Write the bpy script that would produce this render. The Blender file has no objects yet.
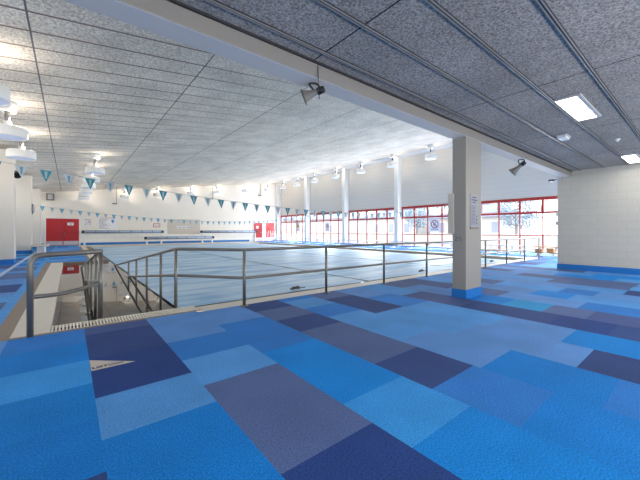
import bpy, bmesh, math, random
from mathutils import Vector, Matrix
random.seed(7)
scene = bpy.context.scene
COL = scene.collection
PI = math.pi

# ------------------------------------------------------------------ helpers
def lin(c):
    return tuple(((v/255)/12.92 if v/255 <= .04045 else (((v/255)+.055)/1.055)**2.4) for v in c)

def mat(name, rgb=(200,200,200), rough=.5, metal=0, emit=None, es=0, spec=.5, noise=0, nscale=40, bump=0, bscale=60):
    m = bpy.data.materials.new(name); m.use_nodes = True
    nt = m.node_tree; b = nt.nodes['Principled BSDF']
    b.inputs['Base Color'].default_value = (*lin(rgb), 1)
    b.inputs['Roughness'].default_value = rough
    b.inputs['Metallic'].default_value = metal
    b.inputs['Specular IOR Level'].default_value = spec
    if emit:
        b.inputs['Emission Color'].default_value = (*lin(emit), 1); b.inputs['Emission Strength'].default_value = es
    if noise or bump:
        tc = nt.nodes.new('ShaderNodeTexCoord'); n = nt.nodes.new('ShaderNodeTexNoise')
        n.inputs['Scale'].default_value = nscale; n.inputs['Detail'].default_value = 3
        nt.links.new(tc.outputs['Object'], n.inputs['Vector'])
        if noise:
            mx = nt.nodes.new('ShaderNodeMix'); mx.data_type = 'RGBA'
            c = lin(rgb)
            mx.inputs[6].default_value = (*[v*(1-noise) for v in c], 1); mx.inputs[7].default_value = (*[min(1, v*(1+noise)) for v in c], 1)
            nt.links.new(n.outputs['Fac'], mx.inputs[0]); nt.links.new(mx.outputs[2], b.inputs['Base Color'])
        if bump:
            bp = nt.nodes.new('ShaderNodeBump'); bp.inputs['Strength'].default_value = bump; bp.inputs['Distance'].default_value = .01
            nt.links.new(n.outputs['Fac'], bp.inputs['Height']); nt.links.new(bp.outputs['Normal'], b.inputs['Normal'])
    return m

def box(bm, x0, x1, y0, y1, z0, z1, mi=0, bev=0):
    vs = [bm.verts.new((x, y, z)) for x in (x0, x1) for y in (y0, y1) for z in (z0, z1)]
    fs = []
    for idx in ((0,1,3,2),(4,6,7,5),(0,4,5,1),(2,3,7,6),(0,2,6,4),(1,5,7,3)):
        f = bm.faces.new([vs[i] for i in idx]); f.material_index = mi; fs.append(f)
    if bev:
        es = list({e for f in fs for e in f.edges})
        r = bmesh.ops.bevel(bm, geom=es, offset=bev, segments=2, affect='EDGES', profile=.6)
        for f in r['faces']: f.material_index = mi
    return fs

def prism(bm, pts, z0, z1, mi=0, axis='z'):
    def P(a, b, h):
        return {'z': (a, b, h), 'y': (a, h, b), 'x': (h, a, b)}[axis]
    lo = [bm.verts.new(P(a, b, z0)) for a, b in pts]; hi = [bm.verts.new(P(a, b, z1)) for a, b in pts]
    n = len(pts)
    for f in [bm.faces.new(lo[::-1]), bm.faces.new(hi)] + [bm.faces.new((lo[i], lo[(i+1) % n], hi[(i+1) % n], hi[i])) for i in range(n)]:
        f.material_index = mi

def quad(bm, pts, mi=0):
    f = bm.faces.new([bm.verts.new(p) for p in pts]); f.material_index = mi; return f

def fillet(pts, r, n=6):
    pts = [Vector(p) for p in pts]
    if r <= 0 or len(pts) < 3: return pts
    out = [pts[0]]
    for a, b, c in zip(pts, pts[1:], pts[2:]):
        d1 = (a-b); d2 = (c-b); rr = min(r, d1.length*.49, d2.length*.49)
        p, q = b+d1.normalized()*rr, b+d2.normalized()*rr
        for i in range(n+1):
            t = i/n; out.append((1-t)**2*p + 2*t*(1-t)*b + t*t*q)
    out.append(pts[-1]); return out

def tube(bm, pts, r, seg=10, fil=0, mi=0, caps=True):
    pts = fillet(pts, fil); rings = []
    up = None
    for i, p in enumerate(pts):
        t = (pts[min(i+1, len(pts)-1)] - pts[max(i-1, 0)]).normalized()
        if up is None: up = t.orthogonal().normalized()
        up = (up - t*up.dot(t)).normalized(); s = t.cross(up)
        rad = r[i] if isinstance(r, (list, tuple)) else r
        rings.append([bm.verts.new(p + (up*math.cos(2*PI*k/seg) + s*math.sin(2*PI*k/seg))*rad) for k in range(seg)])
    for a, b in zip(rings, rings[1:]):
        for k in range(seg):
            f = bm.faces.new((a[k], a[(k+1) % seg], b[(k+1) % seg], b[k])); f.smooth = True; f.material_index = mi
    if caps:
        for rg in (rings[0][::-1], rings[-1]):
            f = bm.faces.new(rg); f.material_index = mi

def lathe(bm, prof, seg=32, mi=0, M=None):
    M = M or Matrix.Identity(4); rings = []
    for r, z in prof:
        if r < 1e-5: rings.append([bm.verts.new(M @ Vector((0, 0, z)))])
        else: rings.append([bm.verts.new(M @ Vector((r*math.cos(2*PI*k/seg), r*math.sin(2*PI*k/seg), z))) for k in range(seg)])
    for a, b in zip(rings, rings[1:]):
        for k in range(seg):
            k2 = (k+1) % seg
            if len(a) == 1 and len(b) == 1: continue
            vs = (a[0], b[k2], b[k]) if len(a) == 1 else (a[k], a[k2], b[0]) if len(b) == 1 else (a[k], a[k2], b[k2], b[k])
            f = bm.faces.new(vs); f.smooth = True; f.material_index = mi

def link(name, bm, mats, parent=None, off=None, smooth_angle=None):
    """one mesh object; vertices given in world space minus the root's place when off is given"""
    me = bpy.data.meshes.new(name)
    bmesh.ops.recalc_face_normals(bm, faces=bm.faces)
    o = bpy.data.objects.new(name, me); COL.objects.link(o)
    loc = Vector((0, 0, 0))
    if parent is None:
        xs = [v.co for v in bm.verts]
        lo = Vector([min(v[i] for v in xs) for i in range(3)]); hi = Vector([max(v[i] for v in xs) for i in range(3)])
        loc = Vector(((lo.x+hi.x)/2, (lo.y+hi.y)/2, lo.z))
        o.location = loc
    elif off is not None: loc = Vector(off)
    if loc.length: bmesh.ops.translate(bm, verts=bm.verts, vec=-loc)
    bm.to_mesh(me); bm.free()
    for m in (mats if isinstance(mats, (list, tuple)) else [mats]): me.materials.append(m)
    if parent is not None: o.parent = parent
    return o

def tag(o, label, cat, group=None, kind=None):
    o['label'] = label; o['category'] = cat
    if group: o['group'] = group
    if kind: o['kind'] = kind
    return o

def thing(name, label, cat, loc, group=None, rotz=0):
    o = bpy.data.objects.new(name, None); COL.objects.link(o)
    o.empty_display_size = .1; o.location = loc; o.rotation_euler = (0, 0, rotz)
    return tag(o, label, cat, group)

def struct(name, bm, mats, parent=None, off=None):
    o = link(name, bm, mats, parent, off)
    if parent is None: o['kind'] = 'structure'
    return o

def copy_tree(o, parent=None):
    c = o.copy(); COL.objects.link(c)
    if parent is not None: c.parent = parent
    for ch in list(o.children): copy_tree(ch, c)
    return c

def NB(): return bmesh.new()

def text_bm(body, size, M, bold=0):
    """lettering as flat mesh, placed by matrix M (text runs along local x, up is local y)"""
    cu = bpy.data.curves.new('lettering', 'FONT'); cu.body = body; cu.size = size; cu.offset = bold; cu.align_x = 'CENTER'; cu.align_y = 'CENTER'
    ob = bpy.data.objects.new('lettering', cu); COL.objects.link(ob)
    bpy.context.view_layer.update()
    me = bpy.data.meshes.new_from_object(ob.evaluated_get(bpy.context.evaluated_depsgraph_get()))
    bm = bmesh.new(); bm.from_mesh(me); bm.transform(M)
    bpy.data.objects.remove(ob); bpy.data.curves.remove(cu); bpy.data.meshes.remove(me)
    return bm

def frameY(x, y, z):   # faces -Y (towards the lounge)
    return Matrix.Translation((x, y, z)) @ Matrix(((1,0,0,0),(0,0,-1,0),(0,1,0,0),(0,0,0,1)))
def frameX(x, y, z):   # faces -X
    return Matrix.Translation((x, y, z)) @ Matrix(((0,0,-1,0),(-1,0,0,0),(0,1,0,0),(0,0,0,1)))

# ------------------------------------------------------------------ measures
ZC, MC = 4.32, .126                 # sloping pool ceiling z = ZC + MC*x
XW, YB = 19.36, 31.8                # window wall, end wall
XR = 11.6                           # block wall beside the lounge
ZL = 2.92                           # lounge ceiling
ZW = -.07                           # water level
PX0, PX1, PY0, PY1 = -.17, 15.2, 4.98, 28.9   # pool
CW = .64; CX = .14; RH = .2785; RY = 4.6
def zceil(x): return ZC + MC*x

# ------------------------------------------------------------------ materials
def speckle_ceiling(name, c0, c1, scale, ribs=None):
    m = bpy.data.materials.new(name); m.use_nodes = True; nt = m.node_tree; L = nt.links; N = nt.nodes
    b = N['Principled BSDF']; b.inputs['Roughness'].default_value = .9; b.inputs['Specular IOR Level'].default_value = .1
    g = N.new('ShaderNodeNewGeometry')
    n1 = N.new('ShaderNodeTexNoise'); n1.inputs['Scale'].default_value = scale; n1.inputs['Detail'].default_value = 4; n1.inputs['Roughness'].default_value = .75
    L.new(g.outputs['Position'], n1.inputs['Vector'])
    n2 = N.new('ShaderNodeTexNoise'); n2.inputs['Scale'].default_value = 1.1; n2.inputs['Detail'].default_value = 2
    L.new(g.outputs['Position'], n2.inputs['Vector'])
    r = N.new('ShaderNodeValToRGB'); r.color_ramp.elements[0].position = .36; r.color_ramp.elements[1].position = .62
    r.color_ramp.elements[0].color = (*lin(c0), 1); r.color_ramp.elements[1].color = (*lin(c1), 1)
    L.new(n1.outputs['Fac'], r.inputs['Fac'])
    ov = N.new('ShaderNodeMix'); ov.data_type = 'RGBA'; ov.blend_type = 'MULTIPLY'; ov.inputs[0].default_value = 1
    r2 = N.new('ShaderNodeValToRGB'); r2.color_ramp.elements[0].position = .3; r2.color_ramp.elements[1].position = .7
    r2.color_ramp.elements[0].color = (.84, .84, .84, 1); r2.color_ramp.elements[1].color = (1.08, 1.08, 1.08, 1)
    L.new(n2.outputs['Fac'], r2.inputs['Fac'])
    L.new(r.outputs['Color'], ov.inputs[6]); L.new(r2.outputs['Color'], ov.inputs[7])
    out = ov.outputs[2]
    if ribs:
        sep = N.new('ShaderNodeSeparateXYZ'); L.new(g.outputs['Position'], sep.inputs[0])
        for axis, off, pitch, w, dark in ribs:
            a = N.new('ShaderNodeMath'); a.operation = 'SUBTRACT'; a.inputs[1].default_value = off - w/2; L.new(sep.outputs[axis], a.inputs[0])
            fm = N.new('ShaderNodeMath'); fm.operation = 'FLOORED_MODULO'; fm.inputs[1].default_value = pitch; L.new(a.outputs[0], fm.inputs[0])
            lt = N.new('ShaderNodeMath'); lt.operation = 'LESS_THAN'; lt.inputs[1].default_value = w; L.new(fm.outputs[0], lt.inputs[0])
            mx = N.new('ShaderNodeMix'); mx.data_type = 'RGBA'; 
            if axis == 1:      # rib colour fades towards the windows: light and view angle put into the colour
                fd = N.new('ShaderNodeMapRange'); fd.inputs[1].default_value = 1.5; fd.inputs[2].default_value = 6.5; fd.inputs[3].default_value = 1; fd.inputs[4].default_value = .12
                L.new(sep.outputs[0], fd.inputs[0]); ml = N.new('ShaderNodeMath'); ml.operation = 'MULTIPLY'
                L.new(lt.outputs[0], ml.inputs[0]); L.new(fd.outputs[0], ml.inputs[1]); L.new(ml.outputs[0], mx.inputs[0])
            else: L.new(lt.outputs[0], mx.inputs[0])
            L.new(out, mx.inputs[6]); mx.inputs[7].default_value = (*lin(dark), 1)
            out = mx.outputs[2]
    L.new(out, b.inputs['Base Color'])
    bp = N.new('ShaderNodeBump'); bp.inputs['Strength'].default_value = .35; bp.inputs['Distance'].default_value = .01
    L.new(n1.outputs['Fac'], bp.inputs['Height']); L.new(bp.outputs['Normal'], b.inputs['Normal'])
    return m

def block_wall(name, rgb, mortar, bw, bh, bump=.25, rough=.6, axis='x', msize=.006):
    """painted blockwork: courses follow the wall's own plane"""
    m = bpy.data.materials.new(name); m.use_nodes = True; nt = m.node_tree; L = nt.links; N = nt.nodes
    b = N['Principled BSDF']; b.inputs['Roughness'].default_value = rough
    g = N.new('ShaderNodeNewGeometry'); sep = N.new('ShaderNodeSeparateXYZ'); L.new(g.outputs['Position'], sep.inputs[0])
    cb = N.new('ShaderNodeCombineXYZ'); L.new(sep.outputs[0 if axis == 'x' else 1], cb.inputs[0]); L.new(sep.outputs[2], cb.inputs[1])
    br = N.new('ShaderNodeTexBrick'); br.inputs['Scale'].default_value = 1
    br.inputs['Brick Width'].default_value = bw; br.inputs['Row Height'].default_value = bh; br.inputs['Mortar Size'].default_value = msize
    br.inputs['Mortar Smooth'].default_value = .3
    c = lin(rgb)
    br.inputs['Color1'].default_value = (*c, 1); br.inputs['Color2'].default_value = (*[v*.965 for v in c], 1); br.inputs['Mortar'].default_value = (*lin(mortar), 1)
    L.new(cb.outputs[0], br.inputs['Vector']); L.new(br.outputs['Color'], b.inputs['Base Color'])
    bp = N.new('ShaderNodeBump'); bp.inputs['Strength'].default_value = bump; bp.inputs['Distance'].default_value = .004; bp.invert = True
    L.new(br.outputs['Fac'], bp.inputs['Height']); L.new(bp.outputs['Normal'], b.inputs['Normal'])
    return m

def carpet_mat():
    m = bpy.data.materials.new('carpet'); m.use_nodes = True; nt = m.node_tree; L = nt.links; N = nt.nodes
    b = N['Principled BSDF']; b.inputs['Roughness'].default_value = .85; b.inputs['Specular IOR Level'].default_value = .18
    at = N.new('ShaderNodeVertexColor'); at.layer_name = 'Col'
    g = N.new('ShaderNodeNewGeometry')
    n1 = N.new('ShaderNodeTexNoise'); n1.inputs['Scale'].default_value = 105; n1.inputs['Detail'].default_value = 3; n1.inputs['Roughness'].default_value = .8
    n2 = N.new('ShaderNodeTexNoise'); n2.inputs['Scale'].default_value = 2.2; n2.inputs['Detail'].default_value = 3
    L.new(g.outputs['Position'], n1.inputs['Vector']); L.new(g.outputs['Position'], n2.inputs['Vector'])
    r1 = N.new('ShaderNodeMapRange'); r1.inputs[1].default_value = .3; r1.inputs[2].default_value = .7; r1.inputs[3].default_value = .5; r1.inputs[4].default_value = 1.55
    L.new(n1.outputs['Fac'], r1.inputs[0])
    r2 = N.new('ShaderNodeMapRange'); r2.inputs[1].default_value = .3; r2.inputs[2].default_value = .7; r2.inputs[3].default_value = .92; r2.inputs[4].default_value = 1.08
    L.new(n2.outputs['Fac'], r2.inputs[0])
    mu = N.new('ShaderNodeMath'); mu.operation = 'MULTIPLY'; L.new(r1.outputs[0], mu.inputs[0]); L.new(r2.outputs[0], mu.inputs[1])
    vm = N.new('ShaderNodeVectorMath'); vm.operation = 'SCALE'; L.new(at.outputs['Color'], vm.inputs[0]); L.new(mu.outputs[0], vm.inputs['Scale'])
    L.new(vm.outputs[0], b.inputs['Base Color'])
    bp = N.new('ShaderNodeBump'); bp.inputs['Strength'].default_value = .1; bp.inputs['Distance'].default_value = .003
    L.new(n1.outputs['Fac'], bp.inputs['Height']); L.new(bp.outputs['Normal'], b.inputs['Normal'])
    return m

def water_mat():
    m = bpy.data.materials.new('still_water'); m.use_nodes = True; nt = m.node_tree; L = nt.links; N = nt.nodes
    for n in list(N):
        if n.type == 'BSDF_PRINCIPLED': N.remove(n)
    out = N['Material Output']
    gl = N.new('ShaderNodeBsdfGlossy'); gl.inputs['Roughness'].default_value = .015; gl.inputs['Color'].default_value = (.97, .95, .92, 1)
    tr = N.new('ShaderNodeBsdfTransparent'); tr.inputs['Color'].default_value = (.80, .80, .78, 1)
    fr = N.new('ShaderNodeFresnel'); fr.inputs['IOR'].default_value = 2.0
    mx = N.new('ShaderNodeMixShader'); L.new(fr.outputs[0], mx.inputs[0]); L.new(tr.outputs[0], mx.inputs[1]); L.new(gl.outputs[0], mx.inputs[2])
    g = N.new('ShaderNodeNewGeometry'); n = N.new('ShaderNodeTexNoise'); n.inputs['Scale'].default_value = .8; n.inputs['Detail'].default_value = 1
    L.new(g.outputs['Position'], n.inputs['Vector'])
    bp = N.new('ShaderNodeBump'); bp.inputs['Strength'].default_value = .02; bp.inputs['Distance'].default_value = .05
    L.new(n.outputs['Fac'], bp.inputs['Height']); L.new(bp.outputs['Normal'], gl.inputs['Normal'])
    L.new(mx.outputs[0], out.inputs['Surface'])
    return m

def glass_mat():
    m = bpy.data.materials.new('window_glass'); m.use_nodes = True; nt = m.node_tree; L = nt.links; N = nt.nodes
    for n in list(N):
        if n.type == 'BSDF_PRINCIPLED': N.remove(n)
    gl = N.new('ShaderNodeBsdfGlossy'); gl.inputs['Roughness'].default_value = .02
    tr = N.new('ShaderNodeBsdfTransparent'); tr.inputs['Color'].default_value = (.96, .98, 1, 1)
    fr = N.new('ShaderNodeFresnel'); fr.inputs['IOR'].default_value = 1.12
    mx = N.new('ShaderNodeMixShader'); L.new(fr.outputs[0], mx.inputs[0]); L.new(tr.outputs[0], mx.inputs[1]); L.new(gl.outputs[0], mx.inputs[2])
    L.new(mx.outputs[0], N['Material Output'].inputs['Surface'])
    return m

def blanket_mat():
    m = bpy.data.materials.new('pool_blanket_fabric'); m.use_nodes = True; nt = m.node_tree; L = nt.links; N = nt.nodes
    b = N['Principled BSDF']; b.inputs['Roughness'].default_value = .5; b.inputs['Specular IOR Level'].default_value = .09
    g = N.new('ShaderNodeNewGeometry'); mp = N.new('ShaderNodeMapping'); mp.inputs['Scale'].default_value = (.55, 2.4, 1); mp.inputs['Rotation'].default_value = (0, 0, .12)
    L.new(g.outputs['Position'], mp.inputs['Vector'])
    n = N.new('ShaderNodeTexNoise'); n.inputs['Scale'].default_value = .8; n.inputs['Detail'].default_value = 3; n.inputs['Roughness'].default_value = .5; n.inputs['Distortion'].default_value = .8
    L.new(mp.outputs[0], n.inputs['Vector'])
    r = N.new('ShaderNodeValToRGB'); e = r.color_ramp.elements
    e[0].position = .34; e[0].color = (*lin((138, 182, 218)), 1); e[1].position = .62; e[1].color = (*lin((198, 220, 238)), 1)
    L.new(n.outputs['Fac'], r.inputs['Fac']); L.new(r.outputs['Color'], b.inputs['Base Color'])
    bp = N.new('ShaderNodeBump'); bp.inputs['Strength'].default_value = .6; bp.inputs['Distance'].default_value = .05
    L.new(n.outputs['Fac'], bp.inputs['Height']); L.new(bp.outputs['Normal'], b.inputs['Normal'])
    return m

def siding_mat():
    m = bpy.data.materials.new('grey_wall_lining'); m.use_nodes = True; nt = m.node_tree; L = nt.links; N = nt.nodes
    b = N['Principled BSDF']; b.inputs['Roughness'].default_value = .6
    g = N.new('ShaderNodeNewGeometry'); sep = N.new('ShaderNodeSeparateXYZ'); L.new(g.outputs['Position'], sep.inputs[0])
    fm = N.new('ShaderNodeMath'); fm.operation = 'FLOORED_MODULO'; fm.inputs[1].default_value = .3; L.new(sep.outputs[2], fm.inputs[0])
    lt = N.new('ShaderNodeMath'); lt.operation = 'LESS_THAN'; lt.inputs[1].default_value = .02; L.new(fm.outputs[0], lt.inputs[0])
    mx = N.new('ShaderNodeMix'); mx.data_type = 'RGBA'; L.new(lt.outputs[0], mx.inputs[0])
    mx.inputs[6].default_value = (*lin((216, 211, 202)), 1); mx.inputs[7].default_value = (*lin((206, 201, 193)), 1)
    L.new(mx.outputs[2], b.inputs['Base Color'])
    return m

M = {}
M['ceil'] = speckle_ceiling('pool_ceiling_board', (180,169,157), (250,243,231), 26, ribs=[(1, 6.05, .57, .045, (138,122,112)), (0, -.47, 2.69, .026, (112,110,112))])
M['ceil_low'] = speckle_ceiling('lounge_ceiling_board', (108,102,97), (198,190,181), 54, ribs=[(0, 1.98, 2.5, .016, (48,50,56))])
M['block'] = block_wall('cream_block', (204,199,187), (190,185,173), .4, .2, axis='y')
M['backwall'] = block_wall('cream_back_wall', (240,234,224), (233,227,217), .6, .3, axis='x', bump=.1)
M['tile'] = block_wall('white_wall_tile', (240,239,235), (205,205,203), 1.2, .6, axis='x', bump=.1, rough=.3, msize=.012)
M['lining'] = siding_mat()
M['cream'] = mat('cream_paint', (156,152,144), .5, bump=.05, bscale=20)
M['soffit'] = mat('beam_paint', (148,143,136), .55)
M['white'] = mat('white_paint', (238,237,233), .5)
M['bluebase'] = mat('blue_paint', (18,116,196), .45)
M['carpet'] = carpet_mat()
M['water'] = water_mat()
M['glass'] = glass_mat()
M['blanket'] = blanket_mat()
M['concrete'] = mat('pale_concrete', (214,207,196), .6, noise=.08, nscale=9, bump=.1)
M['coping'] = mat('pale_coping', (206,200,190), .55, noise=.1, nscale=14)
M['brown'] = mat('brown_gutter', (136,122,110), .7, noise=.25, nscale=90)
M['grate'] = mat('white_grate_bar', (232,226,214), .45)
M['dark'] = mat('dark_gap', (44,40,38), .8)
M['basin'] = mat('pool_basin', (118,106,94), .7, noise=.08, nscale=3)
M['steel'] = mat('brushed_steel', (132,129,124), .38, metal=.7)
M['steel_dark'] = mat('grey_steel', (96,96,98), .35, metal=1)
M['red'] = mat('red_paint', (188,30,40), .4)
M['redframe'] = mat('red_window_frame', (176,44,44), .4)
M['kick'] = mat('kick_plate', (190,190,192), .35, metal=.8)
M['purlin'] = mat('ceiling_batten', (170,166,164), .35, metal=.6)
M['gapdark'] = mat('batten_gap', (60,56,56), .8)
M['lampwhite'] = mat('lamp_enamel', (246,245,242), .4)
M['lampstem'] = mat('lamp_stem', (128,126,124), .35, metal=.8)
M['lampglass'] = mat('lamp_diffuser', (205,212,232), .4, emit=(200,210,235), es=.25)
M['lampglow'] = mat('lamp_bulb', (255,244,226), .4, emit=(255,236,208), es=5)
M['panel_emit'] = mat('light_panel_diffuser', (255,255,255), .4, emit=(255,252,244), es=10)
M['panel_frame'] = mat('light_panel_frame', (196,196,198), .4)
M['teal'] = mat('teal_vinyl', (18,134,152), .55)
M['flagwhite'] = mat('white_vinyl', (186,194,202), .55)
M['tealfar'] = mat('bright_teal_vinyl', (28,160,196), .55)
M['rope'] = mat('rope', (190,190,186), .8)
M['horn'] = mat('horn_grey', (120,116,112), .4)
M['horn_in'] = mat('horn_mouth', (176,172,168), .45)
M['black'] = mat('black_plastic', (32,32,34), .45)
M['paper'] = mat('paper', (236,236,238), .6)
M['ink'] = mat('ink', (70,74,96), .6)
M['inkred'] = mat('red_ink', (186,40,46), .5)
M['inkblue'] = mat('blue_ink', (62,150,206), .5)
M['navy'] = mat('navy_ink', (34,46,104), .6)
M['board'] = mat('beige_board', (204,196,184), .6, noise=.04, nscale=5)
M['tan'] = mat('tan_plank', (186,128,70), .55, noise=.1, nscale=12)
M['alu'] = mat('pale_seat', (164,190,222), .4)
M['blueseat'] = mat('blue_seat', (58,118,196), .5)
M['logo'] = mat('beige_carpet_patch', (198,188,176), .9, noise=.06, nscale=90)
M['yellow'] = mat('yellow_sign', (232,170,60), .5)
M['ext_wall'] = mat('house_wall', (198,196,198), .8)
M['ext_roof'] = mat('house_roof', (112,120,142), .8)
M['ext_glass'] = mat('house_window', (150,158,178), .3)
M['ext_ground'] = mat('outdoor_paving', (180,176,170), .9, noise=.05, nscale=2)
M['leaf'] = mat('tree_leaf', (132,152,168), .8, noise=.3, nscale=3)
M['bark'] = mat('tree_bark', (150,144,146), .9)
M['fence'] = mat('pale_fence', (200,198,196), .8)

# ------------------------------------------------------------------ floor (blue carpet planks)
PAL = dict(S=(18,128,210), L=(84,150,216), M=(92,142,206), D=(20,122,204), E=(48,122,202), N=(50,74,128), K=(40,68,130), P=(84,104,150), Q=(70,88,138), T=(40,146,208), C=(56,148,222))
cols = {
 -1: [(4.05,'E'),(3.48,'D'),(2.93,'C'),(2.36,'S'),(1.81,'D'),(1.0,'N'),(-9,'D')],
 0: [(4.3,'Q'),(3.48,'N'),(2.64,'K'),(2.09,'L'),(1.25,'D'),(.4,'S'),(-9,'D')],
 1: [(3.48,'M'),(2.93,'E'),(2.36,'L'),(1.27,'P'),(.5,'K'),(-9,'D')],
 2: [(3.76,'M'),(2.65,'E'),(1.53,'S'),(.99,'C'),(-.2,'S'),(-9,'K')],
 3: [(4.04,'N'),(3.48,'P'),(2.93,'N'),(1.82,'P'),(1.27,'N'),(.7,'E'),(-9,'D')],
 4: [(4.32,'E'),(3.77,'L'),(3.2,'E'),(2.04,'L'),(1.21,'M'),(.44,'D'),(-9,'E')],
 5: [(4.04,'P'),(2.93,'N'),(1.8,'L'),(.98,'M'),(.71,'M'),(-.4,'N'),(-9,'D')],
 6: [(3.7,'M'),(2.9,'E'),(1.7,'L'),(.98,'M'),(-.1,'S'),(-9,'N')],
 7: [(3.45,'L'),(2.4,'Q'),(1.27,'N'),(.71,'K'),(-.4,'N'),(-9,'E')],
 8: [(3.9,'P'),(2.9,'M'),(2.06,'S'),(1.52,'T'),(1.03,'P'),(.3,'Q'),(-9,'M')],
 9: [(3.3,'Q'),(2.9,'M'),(2.37,'P'),(1.25,'M'),(.4,'E'),(-9,'L')],
 10: [(3.76,'L'),(2.09,'M'),(1.52,'S'),(.66,'L'),(-9,'M')],
 11: [(3.47,'M'),(2.95,'P'),(1.82,'L'),(1.3,'E'),(.5,'M'),(-9,'D')],
 12: [(3.2,'L'),(1.8,'M'),(1.0,'L'),(.1,'N'),(-9,'E')],
 13: [(3.35,'M'),(2.35,'L'),(1.0,'P'),(-9,'L')],
 14: [(3.2,'M'),(.97,'P'),(-9,'M')],
 15: [(3.6,'P'),(2.6,'M'),(1.4,'S'),(-9,'L')],
 16: [(3.0,'M'),(1.9,'L'),(-9,'S')],
 17: [(2.2,'P'),(-9,'M')],
}
def floor_obj():
    bm = NB(); lay = bm.loops.layers.float_color.new('Col')
    def cell(x0, x1, y0, y1, key, jit=True):
        c = lin(PAL[key]); j = random.uniform(.94, 1.06) if jit else 1
        f = quad(bm, [(x0,y0,0),(x1,y0,0),(x1,y1,0),(x0,y1,0)])
        for l in f.loops: l[lay] = (*[min(1, v*j) for v in c], 1)
    def rand_runs(x0, x1, ytop, ybot, keys='MMLLESTMQPN'):
        y = ytop; prev = ''
        while y > ybot+1e-4:
            n = random.choice((2,2,3,4,4,5)); y2 = max(ybot, y-n*RH)
            k = random.choice([q for q in keys if q != prev]); prev = k
            cell(x0, x1, y2, y, k); y = y2
    for k in range(-6, 31):
        x0, x1 = CX+CW*k, min(CX+CW*(k+1), XW+.2)
        ytop = 4.62 if x1 < 1.5 else 4.55
        if k in cols:
            y = ytop
            for yb, key in cols[k]:
                yb = max(yb, -5)
                if y > yb: cell(x0, x1, yb, y, key); y = yb
        else: rand_runs(x0, x1, ytop, -5)
    # walkway beside the columns, and the deck under the windows
    xs = [-.78-CW*i for i in range(6)]
    xs = [-.645, -.78] + xs[1:]
    for a, b in zip(xs, xs[1:]):
        if a == -.645: cell(b, a, 4.62, YB+.1, 'L', False)
        else: rand_runs(b, a, YB+.1, 4.62)
    for x0, x1 in ((-.645, -.06), (-.06, .58)): rand_runs(x0, x1, YB+.1, 15.0, 'MLLESM')
    for k in range(24, 31):
        x0, x1 = max(15.55, CX+CW*k), min(CX+CW*(k+1), XW+.2)
        if x1 > x0: rand_runs(x0, x1, YB+.1, 4.55, 'MMLLLSTP')
    return struct('floor', bm, M['carpet'])
floor_obj()

# far deck, white strip, gutters, coping
b = NB(); box(b, .575, 15.56, PY1, YB+.1, -1.5, .001); struct('floor_1', b, M['concrete'])
b = NB(); box(b, -.50, PX0, 4.68, 14.9, -1.5, -.003); struct('trim_1', b, M['concrete'])
b = NB(); box(b, .68, .94, 15.0, PY1, -1.5, -.002); struct('trim_7', b, M['concrete'])
b = NB(); box(b, .575, .68, 15.0, PY1, -1.5, .001); box(b, .94, 1.22, 15.0, PY1, -1.5, -.003); struct('trim_8', b, M['brown'])
b = NB(); box(b, -.65, 1.22, 14.9, 15.005, -1.5, .0015); struct('wall_ramp_end', b, M['brown'])
b = NB(); box(b, -.65, -.50, 4.62, 14.9, -.3, .001); struct('trim_2', b, M['brown'])
b = NB(); box(b, -.5, 1.5, 4.615, 4.68, -.3, .002); struct('trim_3', b, M['brown'])
b = NB(); box(b, 1.5, 15.55, 4.545, 4.86, -1.3, 0.004, bev=.004); struct('trim_4', b, M['coping'])
b = NB(); box(b, PX1, 15.55, 4.86, PY1, -1.3, .003); struct('trim_5', b, M['coping'])
b = NB(); box(b, -1.42, -1.33, 5, YB, 0, .03, bev=.006); struct('trim_6', b, M['alu'])
# overflow grate where the ramp enters the water
g = thing('overflow_grate', 'white slatted overflow grate across the top of the ramp, between railing and blue carpet', 'grate', (.66, 4.83, -.05))
b = NB(); box(b, PX0, 1.5, 4.68, 4.98, -.06, -.03); link('channel', b, M['dark'], g, g.location)
b = NB()
n = 50
for i in range(n):
    x = PX0 + (1.5-PX0)*(i+.5)/n
    box(b, x-.0085, x+.0085, 4.69, 4.97, -.03, 0)
box(b, PX0, 1.5, 4.682, 4.70, -.03, .001); box(b, PX0, 1.5, 4.962, 4.98, -.03, .001)
link('slat_panel', b, M['grate'], g, g.location)

# pool basin: walls and ramp floor
b = NB()
box(b, PX0-.02, PX1+.3, PY0, PY1+.1, -1.5, -1.3)
struct('pool_floor', b, M['basin'])
b = NB(); prism(b, [(4.7,-.14),(14.2,-1.28),(14.2,-1.4),(4.7,-1.4)], PX0, 1.22, axis='x'); struct('ramp_floor', b, M['basin'])
b = NB(); box(b, PX0-.01, PX1, 4.84, 4.86, -1.4, -.06); struct('wall_pool_front', b, M['basin'])
b = NB(); quad(b, [(PX0,4.86,ZW),(PX1,4.86,ZW),(PX1,14.9,ZW),(PX0,14.9,ZW)]); quad(b, [(1.22,14.9,ZW),(PX1,14.9,ZW),(PX1,PY1,ZW),(1.22,PY1,ZW)])
w = link('pool_water', b, M['water']); tag(w, 'still mirror-like pool water reflecting the end wall, around the blue blankets', 'water', kind='stuff')

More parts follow.
